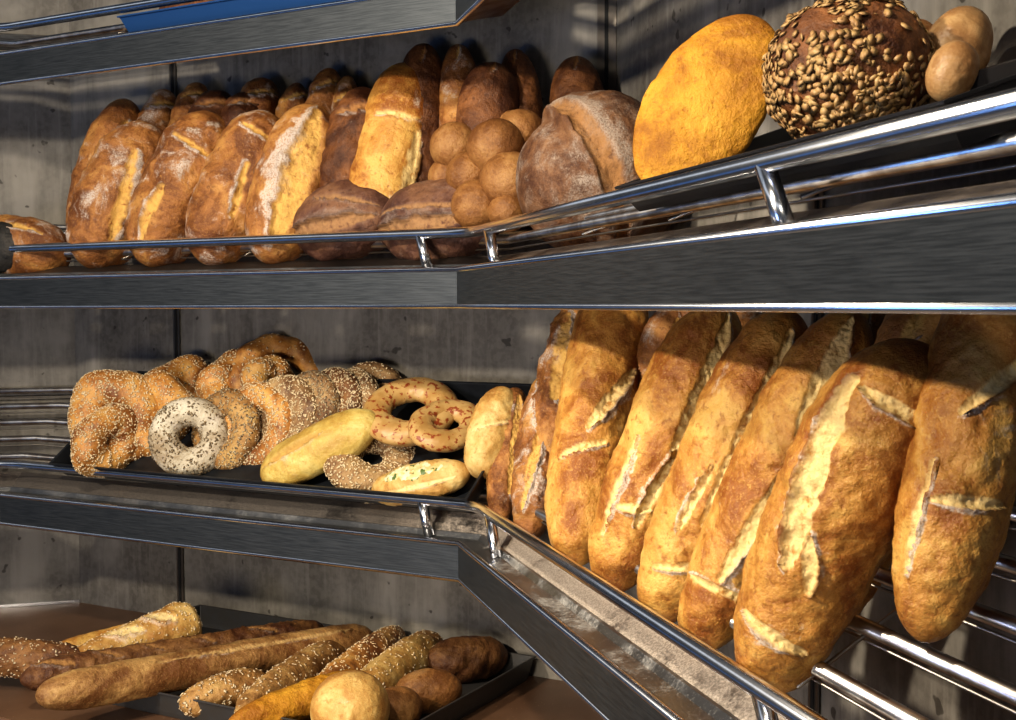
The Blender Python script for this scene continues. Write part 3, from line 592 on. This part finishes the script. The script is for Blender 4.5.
CB('baguette','dark brown twisted baguette between the front baguette and the seeded ones',(20,680),.08,(325,630),.06,15,'brown_crust',gQ,pe=9,lump=.08,sl=[(.04,-.4,.14,.5,.28,.10,1),(.2,-.5,.28,.5,.2,.08,1),(.34,-.5,.42,.5,.2,.08,1),(.5,-.5,.58,.5,.2,.08,1),(.7,-.5,.8,.5,.2,.08,1)],res=(200,60))
CB('baguette','long smooth light brown baguette lying foremost across the tray rim',(36,697),.09,(372,636),.06,18,'baguette_crust',gQ,pe=10,lump=.035,sl=[(.3,.3,.9,.35,.12,.03,1)],res=(200,60),endbrown=.5)
CB('seeded_roll','short seeded oval roll at the front left of the tray, under the long baguette',(180,706),.04,(268,680),.05,18,'seed_bun_crust',gR,('sunflower',260,.0048),pe=2.6,lump=.06)
CB('seeded_roll','long seeded roll beside the short seeded one',(238,716),.045,(345,642),.05,18,'seed_bun_crust',gR,('sunflower',380,.0046),pe=3.2,lump=.06)
CB('seeded_roll','long sesame roll in the middle of the tray with a dark seeded tip',(312,700),.05,(400,632),.06,17,'braid_crust',gR,('sesame',700,.004),pe=3.5,lump=.05)
CB('seeded_roll','plump golden roll with sprinkled seeds, right of the long sesame roll',(355,700),.05,(437,640),.06,21,'pale_crust',gR,('sesame',350,.004),pe=3.2,lump=.04)
CB('dark_bun','dark brown oval bun at the back right corner of the tray',(424,664),.05,(507,654),.05,22,'brown_crust',gR,pe=2.3,lump=.07)
CB('round_bun','plain round brown bun in front of the dark bun',(394,694),.05,(462,688),.05,21,'bun_crust',gR,pe=2.1,lump=.03,endbrown=.1)
CB('round_bun','light brown bun half hidden behind the pale floury ball',(368,716),.05,(420,704),.05,22,'bun_crust',gR,pe=2.1,lump=.03,endbrown=.1)
CB('corn_wedge_roll','orange yellow corn bread wedge in front of the long seeded rolls',(228,724),.055,(372,680),.07,20,'corn_crust',gR,pe=2.6,t0=.7,t1=1.1,lump=.07,endbrown=0)
CB('pale_ball_roll','pale floury ball roll cut by the lower picture edge',(310,712),.09,(390,706),.09,36,'pale_crust',gR,pe=2.05,lump=.04,endbrown=0)
# bread on the topmost tray
LF('dark_flat_bread','dark bread lying in the blue lit tray on the topmost shelf',(160,12),.14,(260,-4),.16,14,DK,'L','T',pe=3)
LF('dark_flat_bread','dark bread at the right end of the blue lit tray on the topmost shelf',(255,-2),.14,(345,-16),.16,14,DK,'L','T',pe=3)
# crumbs
#BREADS_END
# ---------------------------------------------------------------- lights
def area(name,loc,tgt,size,power,col,spread=2.6):
    l=bpy.data.lights.new(name,'AREA'); l.shape='DISK'; l.size=size; l.energy=power; l.color=col; l.spread=spread
    o=bpy.data.objects.new(name,l); C.objects.link(o); o.location=loc
    o.rotation_euler=(Vector(tgt)-Vector(loc)).to_track_quat('-Z','Y').to_euler(); return o
warm=(1,.87,.68)
area('ceiling_spot_a',(-.75,.75,Z0+1.25),(-.15,2.5,Z0),.14,24,warm)
area('ceiling_spot_b',(-2.05,.3,Z0+1.0),(.3,1.6,Z0-.2),.14,58,warm)
area('ceiling_spot_c',(.15,-.9,Z0+1.05),(.6,1.6,Z0),.2,6,warm)
area('low_fill_light',(-1.1,.3,Z0-.52),(-.3,2.8,Z0-.75),.6,9,warm,1.6)  # added fill to brighten the wall and tray under the racks, not a real lamp
area('cool_side_light',(-2.4,-.6,Z0-.5),(-.6,2.4,Z0+.4),.8,9,(.2,.42,1))
w=bpy.data.worlds.new('world'); bpy.context.scene.world=w; w.use_nodes=True
nt=w.node_tree; bg=nt.nodes['Background']; tc=nt.nodes.new('ShaderNodeTexCoord'); sx=nt.nodes.new('ShaderNodeSeparateXYZ'); lk(nt,tc.outputs['Generated'],sx.inputs[0])
up=rmp(nt,sx.outputs[2],.30,.42); dn=rmp(nt,sx.outputs[2],.62,.50); band=mth(nt,'MULTIPLY',up,dn)
lo=rmp(nt,sx.outputs[2],-.10,-.30); lo=mth(nt,'MULTIPLY',lo,rmp(nt,sx.outputs[2],-.6,-.4))
c=mix(nt,band,(.030,.038,.050),(.55,.60,.68)); c=mix(nt,lo,c,(.06,.13,.30)); lk(nt,c,bg.inputs[0]); bg.inputs[1].default_value=1.0
sc=bpy.context.scene
sc.view_settings.view_transform='Standard'; sc.view_settings.look='Medium High Contrast'; sc.view_settings.exposure=0
for o in bpy.data.objects:
    if '_o' in o: del o['_o']
